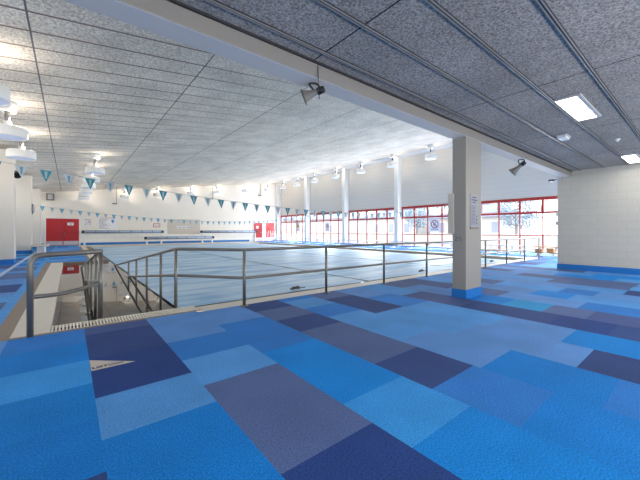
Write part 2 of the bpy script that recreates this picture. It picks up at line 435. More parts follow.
# floating pool blankets
def blanket(x0, x1, label):
    bm = NB(); nx, ny = 36, 170; y0, y1 = 5.12, 28.75
    vs = []
    for j in range(ny+1):
        row = []
        for i in range(nx+1):
            x = x0+(x1-x0)*i/nx; y = y0+(y1-y0)*j/ny
            z = ZW+.022 + .006*math.sin(2.1*y+.7*x+1.3*math.sin(.8*x)) + .005*math.sin(5.3*y-1.1*x+x0) * math.sin(.9*x+y*.3)
            row.append(bm.verts.new((x, y, z)))
        vs.append(row)
    for j in range(ny):
        for i in range(nx):
            f = bm.faces.new((vs[j][i], vs[j][i+1], vs[j+1][i+1], vs[j+1][i])); f.smooth = True
    o = link('pool_blanket', bm, M['blanket'])
    return tag(o, label, 'pool cover', 'pale blue blankets floating on the pool')
for x0, x1, lab in ((1.315, 5.54, 'pale blue floating pool blanket next to the entry ramp'), (5.61, 9.86, 'pale blue floating pool blanket in the middle, between two dark seams'), (9.93, 14.2, 'pale blue floating pool blanket next to the window-side pool edge')):
    blanket(x0, x1, lab)
# tow ropes at the leading edge of each blanket
tow = None
for x, lab in ((3.66, 'dark rope coil on the blanket edge, seen between the first two long railing posts'), (8.1, 'dark rope coil on the blanket edge just before the square column'), (12.8, 'dark rope coil on the blanket edge beyond the square column')):
    if tow is None:
        b = NB()
        for q in range(3):
            pts = [(math.cos(a)*(.16-.03*q)+.02*q, math.sin(a)*(.07-.012*q), .012+.022*q+.01*math.sin(3*a)) for a in [i*2*PI/18 for i in range(18)]]
            tube(b, pts+[pts[0]], .012, 6)
        tube(b, [(.14,0,.03),(.26,.03,.015),(.36,-.02,.012)], .012, 6)
        bmesh.ops.scale(b, vec=(.7,.7,.7), verts=b.verts); tow = link('rope_coil', b, M['steel_dark']); o = tow
    else: o = copy_tree(tow)
    o.location = (x, 5.3, ZW+.036); tag(o, lab, 'rope', 'rope coils at the pool edge')

# ------------------------------------------------------------------ ceilings and beam
b = NB(); z0, z1 = zceil(-3.2), zceil(XW+.3)
vs = [(-3.2, 2.83, z0),(XW+.3, 2.83, z1),(XW+.3, YB+.2, z1),(-3.2, YB+.2, z0)]
quad(b, vs); quad(b, [(x,y,z+.15) for x,y,z in vs][::-1])
for i in range(4):
    a, c = vs[i], vs[(i+1) % 4]; quad(b, [a, c, (c[0],c[1],c[2]+.15), (a[0],a[1],a[2]+.15)])
struct('ceiling', b, M['ceil'])
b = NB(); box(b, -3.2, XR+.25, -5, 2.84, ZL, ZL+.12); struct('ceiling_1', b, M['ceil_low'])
# white cove along the window wall
b = NB(); prism(b, [(XW-.42, zceil(XW-.42)-.002),(XW+.1, zceil(XW)-.01),(XW+.1, zceil(XW)-.17),(XW-.30, zceil(XW-.3)-.06)], 2.9, YB, axis='y'); struct('cornice', b, M['white'])
# metal battens under the lounge ceiling
for i, y in enumerate([2.39-.5235*k for k in range(9)]):
    b = NB()
    box(b, -3.2, XR, y-.020, y+.020, ZL-.012, ZL-.001, 1)
    box(b, -3.2, XR, y-.017, y-.007, ZL-.02, ZL-.002, 0, bev=.003); box(b, -3.2, XR, y+.007, y+.017, ZL-.02, ZL-.002, 0, bev=.003)
    struct('trim_%d' % (10+i), b, [M['purlin'], M['gapdark']])
b = NB(); box(b, -3.2, XR-.02, 2.56, 2.584, ZL-.02, ZL-.001); struct('trim_9', b, M['gapdark'])
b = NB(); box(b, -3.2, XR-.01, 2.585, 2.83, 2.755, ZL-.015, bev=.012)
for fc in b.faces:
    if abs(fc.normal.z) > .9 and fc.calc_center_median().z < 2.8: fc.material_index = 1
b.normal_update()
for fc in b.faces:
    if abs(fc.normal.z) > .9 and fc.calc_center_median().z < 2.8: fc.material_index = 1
struct('beam', b, [M['soffit'], mat('soffit_lit_tone', (222,214,206), .6)])  # underside colour lightened and warmed, light put into the paint
b = NB(); prism(b, [(-3.2, ZL-.02),(XW+.2, ZL-.02),(XW+.2, zceil(XW)+.05),(-3.2, zceil(-3.2)+.05)], 2.80, 2.86, axis='y'); struct('wall_bulkhead', b, M['white'])

# ------------------------------------------------------------------ walls
b = NB(); prism(b, [(-3.2,1.2),(XW+.2,1.2),(XW+.2,zceil(XW)+.05),(-3.2,zceil(-3.2)+.05)], YB, YB+.2, axis='y'); struct('wall_back', b, M['backwall'])
b = NB(); box(b, -3.2, XW+.2, YB-.012, YB+.2, -.1, 1.2); struct('wall_back_1', b, M['tile'])
b = NB(); box(b, -3.2, -1.45, YB-.03, YB-.012, 0, .2); box(b, .72, 15.5, YB-.03, YB-.012, 0, .2); struct('baseboard_back', b, M['bluebase'])
b = NB(); box(b, XR, XR+.25, -5, 2.92, -.05, ZL+.05); struct('wall_right', b, M['block'])
b = NB(); box(b, XR-.012, XR, -5, 2.92, 0, .165); box(b, XR-.012, XR+.25, 2.92, 2.932, 0, .165); struct('baseboard_right', b, M['bluebase'])
# walkway wall behind the columns, with a clerestory strip
b = NB(); box(b, -3.2, -3.0, -5, YB, -.05, 2.6); box(b, -3.2, -3.0, -5, YB, 3.3, 4.1)
struct('wall_left', b, M['white'])
b = NB(); box(b, -3.2, XR+.25, -5.2, -5, -.05, ZL+.1); struct('wall_front', b, M['white'])

# window wall: five bays
bays = [(26.08, 31.44), (20.4, 25.76), (14.73, 20.08), (9.05, 14.4), (3.37, 8.72)]
b = NB(); prism(b, [(2.84,2.95),(YB,2.95),(YB,zceil(XW)+.05),(2.84,zceil(XW)+.05)], XW, XW+.2, axis='x'); struct('wall_window_side', b, M['lining'])
b = NB(); box(b, XW, XW+.2, 2.84, YB, -.05, .1)
edges = [2.84] + [v for bay in bays[::-1] for v in bay] + [YB]
for i in range(0, len(edges), 2):
    box(b, XW, XW+.2, edges[i], edges[i+1], .1, 2.95)
struct('wall_window_lower', b, M['white'])
for i, y in enumerate((31.62, 25.92, 20.24, 14.565, 8.885)):
    b = NB(); y0 = y-.165; box(b, XW-.5, XW, y0, min(YB-.02, y0+.33), 0, zceil(XW-.5)-.02); struct('pillar_%d' % (i+1), b, M['white'])
def frame_bar(bm, y0, y1, z0, z1, d=.05): box(bm, XW+.02-d/2, XW+.02+d/2, y0, y1, z0, z1)
for i, (y0, y1) in enumerate(bays):
    b = NB(); zt = 2.9
    frame_bar(b, y0, y1, zt-.12, zt+.04, .09); frame_bar(b, y0, y1, 2.07, 2.18, .08); frame_bar(b, y0, y1, .885, .93)
    n = 5; p = (y1-y0)/n
    for k in range(n+1):
        yy = y0+p*k; wd = .075 if k in (0, n) else .05
        frame_bar(b, max(y0, yy-wd), min(y1, yy+wd), 2.1, zt, .07)
        wd *= .55
        frame_bar(b, max(y0, yy-wd), min(y1, yy+wd), .1, 2.1, .06)
    win = struct('window_%d' % (i+1), b, M['redframe'])
    off = win.location
    for k in range(n):
        a, c = y0+p*k+.03, y0+p*(k+1)-.03
        b = NB(); quad(b, [(XW+.03,a,.17),(XW+.03,c,.17),(XW+.03,c,2.08),(XW+.03,a,2.08)]); link('pane', b, M['glass'], win, off)
        # top-hung sash, some pushed open
        tilt = .16 if (k+i) % 2 == 0 else 0.0
        b = NB(); zz0, zz1 = 2.2, zt-.13; aa, cc = a+.06, c-.06
        def pt(y, z, e=0): return (XW+.03+tilt*(zz1-z)/(zz1-zz0)+e, y, z)
        for (ya, yb, za, zb) in ((aa, cc, zz0, zz0+.05), (aa, cc, zz1-.05, zz1), (aa, aa+.05, zz0, zz1), (cc-.05, cc, zz0, zz1)):
            v = [b.verts.new(pt(y, z, e)) for e in (-.015, .015) for y, z in ((ya,za),(yb,za),(yb,zb),(ya,zb))]
            for idx in ((0,1,2,3),(7,6,5,4),(0,4,5,1),(1,5,6,2),(2,6,7,3),(3,7,4,0)): b.faces.new([v[q] for q in idx])
        sash = link('sash', b, M['white'], win, off)
        b = NB(); quad(b, [pt(aa+.05,zz0+.05), pt(cc-.05,zz0+.05), pt(cc-.05,zz1-.05), pt(aa+.05,zz1-.05)]); link('pane', b, M['glass'], sash, off)

# ------------------------------------------------------------------ columns
c = thing('column', 'square cream column with blue foot carrying the beam at the edge of the lounge', 'column', (5.51, 2.71, 0))
b = NB(); box(b, 5.235, 5.80, 2.59, 2.83, .15, 2.757, bev=.008); link('shaft', b, M['cream'], c, c.location)
b = NB(); box(b, 5.222, 5.812, 2.58, 2.838, 0, .15, bev=.004); link('base_band', b, M['bluebase'], c, c.location)['label'] = 'blue painted foot of the column'
b = text_bm('2½', .105, frameX(5.2335, 2.72, 1.015)); link('lettering', b, M['ink'], c, c.location)
bd = NB(); box(bd, 5.20, 5.234, 2.795, 2.895, 1.1, 1.8, bev=.004); tag(link('edge_board', bd, M['board']), 'narrow beige board standing out from the pool-side edge of the square column', 'board')
# printed notice
nt_ = thing('wall_notice', 'tall white printed notice on the lounge face of the square column', 'notice', (5.515, 2.59, 1.2))
b = NB(); box(b, 5.38, 5.65, 2.582, 2.5895, 1.2, 1.79); link('sheet', b, mat('notice_paper', (158,158,166), .6), nt_, nt_.location)
b = NB(); box(b, 5.375, 5.655, 2.575, 2.5895, 1.185, 1.215); link('holder', b, M['brown'], nt_, nt_.location)
b = NB()
def stroke(bm, x0, x1, z, h, y): quad(bm, [(x0,y,z),(x1,y,z),(x1,y,z+h),(x0,y,z+h)])
for (x0,x1,z,h) in ((5.44,5.59,1.725,.018),(5.41,5.62,1.68,.018),(5.46,5.56,1.64,.016)): stroke(b, x0, x1, z, h, 2.580)
z = 1.58
while z > 1.25:
    x = 5.41
    while x < 5.55:
        wd = random.uniform(.02, .05); stroke(b, x, min(x+wd, 5.56), z, .008, 2.580); x += wd+.01
    z -= .024
for z in (1.27, 1.33, 1.39): stroke(b, 5.585, 5.62, z, .03, 2.580)
link('print', b, M['ink'], nt_, nt_.location)

lc = thing('column', 'wide white column by the walkway with a small dark loudspeaker high on its edge', 'column', (-2.1, 15.45, 0), 'white columns along the walkway')
b = NB(); box(b, -2.75, -1.5, 15.2, 15.75, .17, zceil(-2.75)-.01); link('shaft', b, mat('column_paint', (224,217,206), .55), lc, lc.location)
b = NB(); box(b, -2.76, -1.49, 15.19, 15.76, 0, .17); link('base_band', b, M['bluebase'], lc, lc.location)
c2 = copy_tree(lc); c2.location.y += 6.55; c2['label'] = 'wide white column by the walkway carrying the round wall fitting'
c3 = copy_tree(lc); c3.location.y += 13.1; c3['label'] = 'wide white column by the walkway beside the red double doors'

# ------------------------------------------------------------------ railings
R = .024
main = thing('pool_railing', 'long steel railing along the pool edge, sloping down the ramp beside the blankets', 'railing', (8.2, 4.45, 0))
Yr = 4.46; zt, zm = .86, .43
posts = [2.09, 3.72, 5.36, 7.0, 8.62, 10.28, 11.92, 13.6, 15.2]
for x in posts:
    b = NB(); tube(b, [(x,Yr,.0),(x,Yr,zt)], R, 10)
    p = link('post', b, M['steel'], main, main.location)
    b = NB(); lathe(b, [(0,0.004),(.06,.004),(.06,.012),(.045,.018),(0,.018)], 16, M=Matrix.Translation((x,Yr,0))); link('flange', b, M['steel'], p, main.location)
X2, Y2 = 1.26, 5.06
b = NB(); tube(b, [(X2,Y2,.0),(X2,Y2,zt+.02)], R, 10); link('post', b, M['steel'], main, main.location)
sl = (zt+.02+.07)/(13.2-Y2)
def zr(y, base=.88): return base - sl*(y-Y2)
b = NB(); tube(b, [(X2,14.4,zr(14.4)),(X2,Y2,.88),(2.09,Yr,zt),(15.2,Yr,zt)], R, 10, fil=.12); link('top_rail', b, M['steel'], main, main.location)
b = NB(); tube(b, [(X2,10.6,zr(10.6,.48)),(X2,Y2,.48),(2.09,Yr,zm),(15.2,Yr,zm)], R*.9, 10, fil=.12); link('mid_rail', b, M['steel'], main, main.location)
def ramp_z(y): return -.14 - .12*(y-4.7)
for y in (6.05, 7.32, 8.61, 9.87):
    b = NB(); tube(b, [(X2,y,ramp_z(y)),(X2,y,zr(y))], R*.9, 10); link('post', b, M['steel'], main, main.location)

guard = thing('ramp_guard_railing', 'short steel guard railing with a rounded corner at the head of the water ramp', 'railing', (0, 4.85, 0))
A = Vector((-.33, 4.63, 0)); Bp = Vector((.325, 5.06, 0))
b = NB(); tube(b, [(A.x,A.y,0.0),(A.x,A.y,.88),(Bp.x,Bp.y,.88),(Bp.x,Bp.y+.0,.88)], .030, 12, fil=.13); link('top_rail', b, M['steel'], guard, guard.location)
b = NB(); tube(b, [(A.x,A.y,.43),(-.1,4.79,.405),(.12,4.94,.42),(Bp.x,Bp.y,.47)], .024, 10, fil=.2); link('mid_rail', b, M['steel'], guard, guard.location)
b = NB(); tube(b, [(Bp.x,Bp.y,0),(Bp.x,Bp.y,.90)], .028, 12); link('post', b, M['steel'], guard, guard.location)
b = NB(); tube(b, [(Bp.x,Bp.y,.88),(Bp.x,14.4,zr(14.4))], R, 10); link('ramp_rail', b, M['steel'], guard, guard.location)
b = NB(); tube(b, [(Bp.x,Bp.y,.47),(Bp.x,10.6,zr(10.6,.47))], R*.9, 10); link('ramp_rail', b, M['steel'], guard, guard.location)
for y in (6.05, 7.32, 8.61, 9.87):
    b = NB(); tube(b, [(Bp.x,y,ramp_z(y)),(Bp.x,y,zr(y))], R*.9, 10); link('post', b, M['steel'], guard, guard.location)

b = NB(); tube(b, [(10.0,4.6,0),(10.0,4.6,.9),(10.0,5.07,.9),(10.0,5.07,-.3)], .02, 10, fil=.2)
tag(link('grab_rail', b, M['steel']), 'arched steel grab rail at the pool edge beside the square column', 'grab rail')

# ------------------------------------------------------------------ bunting
def bunting(name, label, y, a0, a1, xc, zmin, x0, teal, pitch=.43, fw=.225, fh=.29, xe=XW-.52):
    zx = lambda x: zmin + (a0 if x < xc else a1)*(x-xc)**2
    xs0 = -2.98
    t = thing(name, label, 'bunting', (xc, y, zx(xc)))
    b = NB(); tube(b, [(xs0+(xe-xs0)*i/60, y, zx(xs0+(xe-xs0)*i/60)) for i in range(61)], .008, 6); link('rope', b, M['rope'], t, t.location)
    i = 0; x = x0
    while x < xe-.2:
        if x > -2.7:
            tl = i % 2 == 0; b = NB(); z = zx(x)
            tw = random.uniform(-.05, .05)
            P = lambda u, v: (x+u, y+tw*v/fh, z-v)
            h2 = fh
            f = [P(-fw/2,.0), P(0,h2), P(fw/2,.0)]
            n = 5
            quad(b, [(p[0], p[1]-.002, p[2]) for p in f], 0); quad(b, [(p[0], p[1]+.002, p[2]) for p in f][::-1], 0)
            # lettering down the middle of the pennant
            v = .035; k = 0
            while v < fh*.68:
                wd = .032*(1-v/fh)+.008
                for ys in (-.004, .004):
                    quad(b, [tuple(Vector(P(u, q))+Vector((0,ys,0))) for u, q in ((-wd,v),(wd*(.9 if k % 2 else .5),v),(wd*(.5 if k % 2 else .9),v+.02),(-wd*.6,v+.02))], 1)
                v += .029; k += 1
            fl = link('flag', b, ([M[teal], M['flagwhite']] if tl else [M['flagwhite'], M[teal]]), t, t.location)
            fl['label'] = 'teal pennant with white lettering' if tl else 'white pennant with teal lettering'
        x += pitch; i += 1
bunting('pennant_line', 'string of large teal and white pennants sagging across the pool closest to the ramp', 10.0, .0066, .0105, 9.5, 1.96, -2.15, 'teal')
bunting('pennant_line', 'string of small-looking teal and white pennants in front of the end wall', 24.0, .0066, .0095, 9.0, 1.89, -2.91, 'tealfar')

# ------------------------------------------------------------------ pendant drum lamps
def make_lamp(r, h, label, group):
    t = thing('pendant_lamp', label, 'lamp', (0,0,0), group)
    b = NB(); lathe(b, [(0,0),(r*.5,0),(r*.5,-.06),(r*.46,-.22),(r*.40,-.23),(0,-.23)], 28); link('canopy', b, M['lampwhite'], t)
    b = NB(); lathe(b, [(0,-.23),(.055,-.23),(.055,-.46),(0,-.46)], 16); link('stem', b, M['lampstem'], t)
    b = NB(); lathe(b, [(0,-.45),(.07,-.45),(.085,-.58),(r*.5,-.59)], 20); sk = link('socket', b, M['lampwhite'], t)
    zt, zb = -.585, -.585-h
    b = NB(); lathe(b, [(r*.3,zt),(r*.93,zt-.005),(r,zt-.03),(r,zb+.02),(r*.985,zb),(r*.95,zb+.015),(r*.95,zt-.04)], 36); link('shade', b, M['lampwhite'], t)
    b = NB(); lathe(b, [(r*.95,zb+.02),(0,zb+.02)], 36); link('diffuser', b, M['lampglass'], t)
    return t
lampsets = [
 (.34, .25, [(-1.13,7.57,'drum pendant lamp cut by the picture edge, lowest over the walkway'),(-1.13,10.35,'second white drum pendant over the walkway'),(-1.13,13.13,'white drum pendant over the walkway, above the first wide column')], 'drum pendants over the walkway'),
 (.345, .25, [(.87,16.37,'white drum pendant above the ramp with full stem in view'),(.87,19.3,'white drum pendant second in the row above the ramp'),(.87,22.2,'white drum pendant third in the row above the ramp'),(.87,25.1,'white drum pendant fourth in the row above the ramp'),(.87,28.0,'white drum pendant fifth in the row above the ramp'),(.87,30.9,'white drum pendant last in the row above the ramp, near the end wall')], 'drum pendants above the ramp'),
 (.35, .29, [(17.9,y,l) for y,l in ((11.12,'small drum pendant by the window wall, just beside the square column'),(14.14,'small drum pendant by the window wall, second from the square column'),(17.2,'small drum pendant by the window wall, third from the square column'),(20.2,'small drum pendant by the window wall, fourth from the square column'),(23.2,'small drum pendant by the window wall, fifth from the square column'),(26.0,'small drum pendant by the window wall, sixth from the square column'),(28.7,'small drum pendant by the window wall, close to the far corner'))] + [(17.3,31.0,'small drum pendant in the far corner above the red single doors')], 'small drum pendants along the window wall'),
 (.34, .25, [(14.69,31.1,'small drum pendant along the end wall, above the empty roller near the red single doors'),(11.57,31.1,'small drum pendant along the end wall, above the gap beside the beige board'),(9.09,31.1,'small drum pendant along the end wall, above the beige board'),(6.2,31.1,'small drum pendant along the end wall, above the small red-edged sign'),(3.67,31.1,'small drum pendant along the end wall, above the rules board')], 'small drum pendants along the end wall'),
]
LAMPPOS = []
for r, h, pl, grp in lampsets:
    proto = None
    for x, y, lab in pl:
        if proto is None: proto = make_lamp(r, h, lab, grp); o = proto
        else: o = copy_tree(proto)
        o['label'] = lab; o.location = (x, y, zceil(x)+.006)
        LAMPPOS.append((x, y, zceil(x), r))

# ------------------------------------------------------------------ lounge ceiling fittings
for i, (x0, x1, lab) in enumerate(((5.13, 6.30, 'lit rectangular ceiling light panel in the middle of the lounge ceiling'), (10.1, 11.25, 'lit rectangular ceiling light panel beside the block wall'))):
    t = thing('ceiling_light', lab, 'light', ((x0+x1)/2, 1.2, ZL-.03), 'light panels in the lounge ceiling')
    y0, y1 = 1.09, 1.315
    b = NB(); box(b, x0, x1, y0, y1, ZL-.022, ZL-.012); link('diffuser', b, M['panel_emit'], t, t.location)
    b = NB()
    for q in ((x0-.03,x0,y0-.045,y1+.005),(x1,x1+.03,y0-.045,y1+.005),(x0,x1,y0-.045,y0),(x0,x1,y1,y1+.005)): box(b, *q, ZL-.028, ZL-.001)
    link('frame', b, M['panel_frame'], t, t.location)
t = thing('emergency_light', 'small white box light on the lounge ceiling between two battens', 'light', (7.2, 1.72, ZL-.06))
b = NB(); box(b, 7.03, 7.33, 1.64, 1.79, ZL-.02, ZL-.001); link('base', b, M['panel_frame'], t, t.location)
b = NB(); box(b, 7.05, 7.31, 1.65, 1.78, ZL-.065, ZL-.02, bev=.012); link('cover', b, M['lampwhite'], t, t.location)
t = thing('motion_sensor', 'tiny white sensor dome on the lounge ceiling near the block wall', 'sensor', (8.23, 1.13, ZL-.05))
b = NB(); lathe(b, [(0,0),(.05,0),(.05,-.015),(.03,-.02),(0,-.02)], 16, M=Matrix.Translation((8.23,1.13,ZL-.001))); link('base', b, M['lampwhite'], t, t.location)
b = NB(); lathe(b, [(.03,-.02),(.028,-.035),(.015,-.048),(0,-.052)], 16, M=Matrix.Translation((8.23,1.13,ZL-.001))); link('dome', b, M['lampwhite'], t, t.location)

def horn(label, mount, mouth_c, axis, length, rm, rear_len=.09, wire=None):
    """mount: point on the beam; mouth_c: centre of the mouth; axis: direction from rear to mouth"""
    ax = Vector(axis).normalized(); mc = Vector(mouth_c); rear = mc - ax*length
    t = thing('horn_speaker', label, 'loudspeaker', mount, 'horn speakers on the beam')
    q = Vector((0,0,1)).rotation_difference(ax).to_matrix().to_4x4()
    T = Matrix.Translation(rear) @ q
    b = NB(); prof = []
    for i in range(11):
        s = i/10; prof.append((rm*(.32+.12*s+.56*s**2.6), length*s))
    prof += [(rm*1.03, length*1.0), (rm*1.0, length*1.01)] + [(rr*.93, z) for rr, z in prof[::-1]] + [(0, length*.05)]
    lathe(b, prof, 28, M=T); link('bell', b, M['horn'], t, t.location)
    b = NB(); lathe(b, [(0,-rear_len),(rm*.36,-rear_len),(rm*.44,-rear_len*.8),(rm*.46,length*.12),(rm*.3,length*.14),(0,length*.14)], 24, M=T); link('driver', b, M['black'], t, t.location)
    b = NB(); side = Vector((ax.x, ax.y, 0)).normalized(); up = Vector((0,0,1))
    rc = rear + ax*length*.05; w = rm*.52; m = Vector(mount)
    tube(b, [rc+side*w, rc+side*w+(m-rc)*.85, m+side*w*.6, m-side*w*.6, rc-side*w+(m-rc)*.85, rc-side*w], .011, 8, fil=.02); link('bracket', b, M['black'], t, t.location)
    if wire:
        b = NB(); tube(b, wire, .004, 6); link('cable', b, M['black'], t, t.location)
    return t
horn('horn loudspeaker with pale grey bell hung under the beam, near the lamps', (2.06, 2.70, 2.752), (1.975, 2.745, 2.59), (-.789, .64, -.42), .18, .087, .06, [(2.03,2.57,2.9),(2.04,2.575,2.76),(2.06,2.60,2.66),(2.09,2.62,2.56)])
horn('slim dark horn loudspeaker under the beam between square column and block wall', (7.9, 2.66, 2.755), (7.83, 2.82, 2.47), (-.065, .2, -.18), .27, .105, .06)
cam = thing('security_camera', 'small grey camera on an arm under the beam end at the block wall', 'camera', (11.52, 2.87, 2.72))
b = NB(); box(b, 11.45, 11.6, 2.835, 2.90, 2.70, 2.79, bev=.01); link('base', b, M['panel_frame'], cam, cam.location)
b = NB(); tube(b, [(11.5,2.88,2.72),(11.5,3.0,2.70)], .012, 8); link('arm', b, M['steel_dark'], cam, cam.location)
b = NB(); box(b, 11.46, 11.54, 2.98, 3.12, 2.655, 2.725, bev=.012); link('body', b, M['steel_dark'], cam, cam.location)
for z, lab, mm in ((1.60, 'small white switch box on the edge of the block wall, upper one', 'lampwhite'), (1.33, 'small grey switch box on the edge of the block wall, lower one', 'panel_frame')):
    t = thing('switch_box', lab, 'switch', (11.62, 2.93, z))
    b = NB(); box(b, 11.6, 11.68, 2.921, 2.975, z, z+.12, bev=.008); link('housing', b, M[mm], t, t.location)
    b = NB(); box(b, 11.62, 11.66, 2.975, 2.985, z+.04, z+.08, bev=.003); link('rocker', b, M['panel_frame'], t, t.location)

# ------------------------------------------------------------------ end wall
YF = YB-.02
d = struct('door_1', (lambda bm: (box(bm, -1.47, -1.37, YF-.06, YB, 0, 2.2), box(bm, .63, .73, YF-.06, YB, 0, 2.2), box(bm, -1.37, .63, YF-.06, YB, 2.12, 2.2), bm)[-1])(NB()), M['white'])
for i, (x0, x1) in enumerate(((-1.37,-.375),(-.365,.63))):
    b = NB(); box(b, x0, x1, YF-.045, YF, .02, 2.12, bev=.006); lf = link('door_leaf', b, M['red'], d, d.location)
    b = NB(); box(b, x0+.03, x1-.03, YF-.052, YF-.045, .05, .36); link('kick_plate', b, M['kick'], lf, d.location)
    if i == 1:
        b = NB(); lathe(b, [(0,.0),(.05,0),(.05,.02),(.03,.03),(.03,.06),(0,.06)], 14, M=frameY(x0+.1,YF-.045,.98)); link('door_handle', b, M['kick'], lf, d.location)
        b = NB(); box(b, x0+.27, x0+.66, YF-.05, YF-.045, 1.6, 1.82); link('door_sign', b, M['paper'], lf, d.location)
        b = NB()
        for k in range(3): stroke(b, x0+.33+.03*k, x0+.60-.03*k, 1.76-.05*k, .016, YF-.0515)
        link('lettering', b, M['ink'], lf, d.location)
for k, (x0, x1) in enumerate(((16.0, 17.05), (17.5, 18.6))):
    d2 = struct('door_%d' % (k+2), (lambda bm: (box(bm, x0-.08, x0, YF-.06, YB, 0, 2.16), box(bm, x1, x1+.08, YF-.06, YB, 0, 2.16), box(bm, x0, x1, YF-.06, YB, 2.08, 2.16), bm)[-1])(NB()), M['white'])
    b = NB(); box(b, x0, x1, YF-.045, YF, .02, 2.08, bev=.006); lf = link('door_leaf', b, M['red'], d2, d2.location)
    b = NB(); box(b, x0+.03, x1-.03, YF-.052, YF-.045, .05, .4); link('kick_plate', b, M['kick'], lf, d2.location)
    b = NB(); lathe(b, [(0,.0),(.05,0),(.05,.02),(.03,.03),(.03,.06),(0,.06)], 14, M=frameY(x0+.12 if k else x1-.12,YF-.045,.98)); link('door_handle', b, M['kick'], lf, d2.location)
    if k == 0:
        b = NB(); box(b, x0+.3, x0+.6, YF-.05, YF-.045, 1.42, 1.72); link('door_sign', b, M['paper'], lf, d2.location)

def wall_sign(name, label, x0, x1, z0, z1, m='paper', t_=.02):
    t = thing(name, label, 'sign', ((x0+x1)/2, YB, z0))
    b = NB(); box(b, x0, x1, YB-max(t_, .018), YB-.0125 if z0 < 1.2 else YB-.0005, z0, z1, bev=.002); link('panel', b, M[m], t, t.location); return t
t = wall_sign('rules_board', 'large white pool rules board with red heading and blue emblem above the roller', 1.87, 3.2, 1.26, 2.3)
b = text_bm('POOL CONDITIONS', .125, frameY(2.56, YB-.022, 2.22)); link('heading', b, M['inkred'], t, t.location)
b = NB()
for k in range(13):
    z = 2.10-.062*k; x = 1.93; stroke(b, x, x+.05, z, .02, YB-.022); x += .07
    xe = x+random.uniform(.2, .75)
    if k < 7: xe = min(xe, 2.65)
    while x < xe:
        wd = random.uniform(.04, .12); stroke(b, x, x+wd, z, .02, YB-.022); x += wd+.025
link('print', b, M['ink'], t, t.location)
b = NB(); lathe(b, [(0,0),(.11,0)], 20, M=frameY(2.9, YB-.022, 2.0)); prism(b, [(2.84,1.93),(2.96,1.93),(2.9,1.80)], YB-.0225, YB-.0215, axis='y'); link('emblem', b, M['inkblue'], t, t.location)
b = NB(); prism(b, [(2.86,1.89),(2.94,1.89),(2.9,1.78)], YB-.0235, YB-.0228, axis='y'); link('emblem', b, M['navy'], t, t.location)
t = wall_sign('safety_poster', 'small white safety poster with red and black marks beside the red double doors', .95, 1.44, 1.56, 2.12)
b = NB()
stroke(b, .98, 1.41, 2.06, .035, YB-.022)
for x, z, wd, h in ((1.0,1.9,.08,.02),(1.0,1.8,.14,.02),(1.05,1.72,.12,.03),(1.3,1.92,.09,.06),(1.3,1.78,.08,.08)): stroke(b, x, x+wd, z, h, YB-.022)
link('print', b, M['inkred'], t, t.location)
b = NB()
for x, z, wd, h in ((1.0,1.98,.3,.012),(1.18,1.84,.08,.08),(1.0,1.62,.06,.06),(1.18,1.62,.06,.05),(1.34,1.67,.06,.06)): stroke(b, x, x+wd, z, h, YB-.022)
link('print', b, M['ink'], t, t.location)
t = wall_sign('small_sign', 'small white sign with red border above the roller, beside the beige board', 6.0, 6.56, 1.5, 1.84, 'inkred')
b = NB(); box(b, 6.05, 6.51, YB-.026, YB-.02, 1.55, 1.79); link('face', b, M['paper'], t, t.location)
b = NB()
for k in range(9): stroke(b, 6.09+.042*k, 6.12+.042*k, 1.65, .04, YB-.0275)
link('print', b, M['ink'], t, t.location)
t = wall_sign('serving_hatch_board', 'wide beige board on the end wall carrying a white label', 7.22, 10.16, .86, 2.27, 'board', .05)
b = NB(); box(b, 8.0, 9.12, YB-.056, YB-.05, 1.41, 1.63); link('label_plate', b, M['paper'], t, t.location)
b = NB(); x = 8.14
for wd in (.07,.05,.1,0,.08,.06,.08,0,.1,.07):
    if wd: stroke(b, x, x+wd, 1.48, .08, YB-.0575)
    x += wd+.025 if wd else .08
link('print', b, M['ink'], t, t.location)

t = thing('wall_loudspeaker', 'grey square loudspeaker high on the end wall above the red double doors', 'loudspeaker', (-1.12, YB, 3.5))
b = NB(); box(b, -1.36, -.88, YB-.3, YB-.03, 3.5, 4.02, bev=.02); link('cabinet', b, M['horn'], t, t.location)
b = NB(); box(b, -1.26, -.98, YB-.312, YB-.3, 3.58, 3.95); link('grille', b, M['panel_frame'], t, t.location)
b = NB(); tube(b, [(-1.12,YB,3.76),(-1.12,YB-.06,3.76)], .05, 10); link('bracket', b, M['horn'], t, t.location)

proto = None
for x, zt_, lab in ((3.17, 4.65, 'conduit with small dark camera on the end wall above the rules board'), (11.45, 5.6, 'conduit with small camera on the end wall over the long roller'), (16.9, 6.3, 'conduit with small camera on the end wall over the red single doors')):
    t = thing('wall_camera', lab, 'camera', (x, YB, 3.5), 'wall cameras on conduits')
    zb = zt_-1.15
    b = NB(); box(b, x-.015, x+.015, YB-.03, YB-.001, zb, zceil(x)-.02); link('conduit', b, M['horn'], t, t.location)
    b = NB(); box(b, x-.32, x+.03, YB-.14, YB-.03, zb-.07, zb+.03, bev=.02); link('body', b, M['horn'], t, t.location)

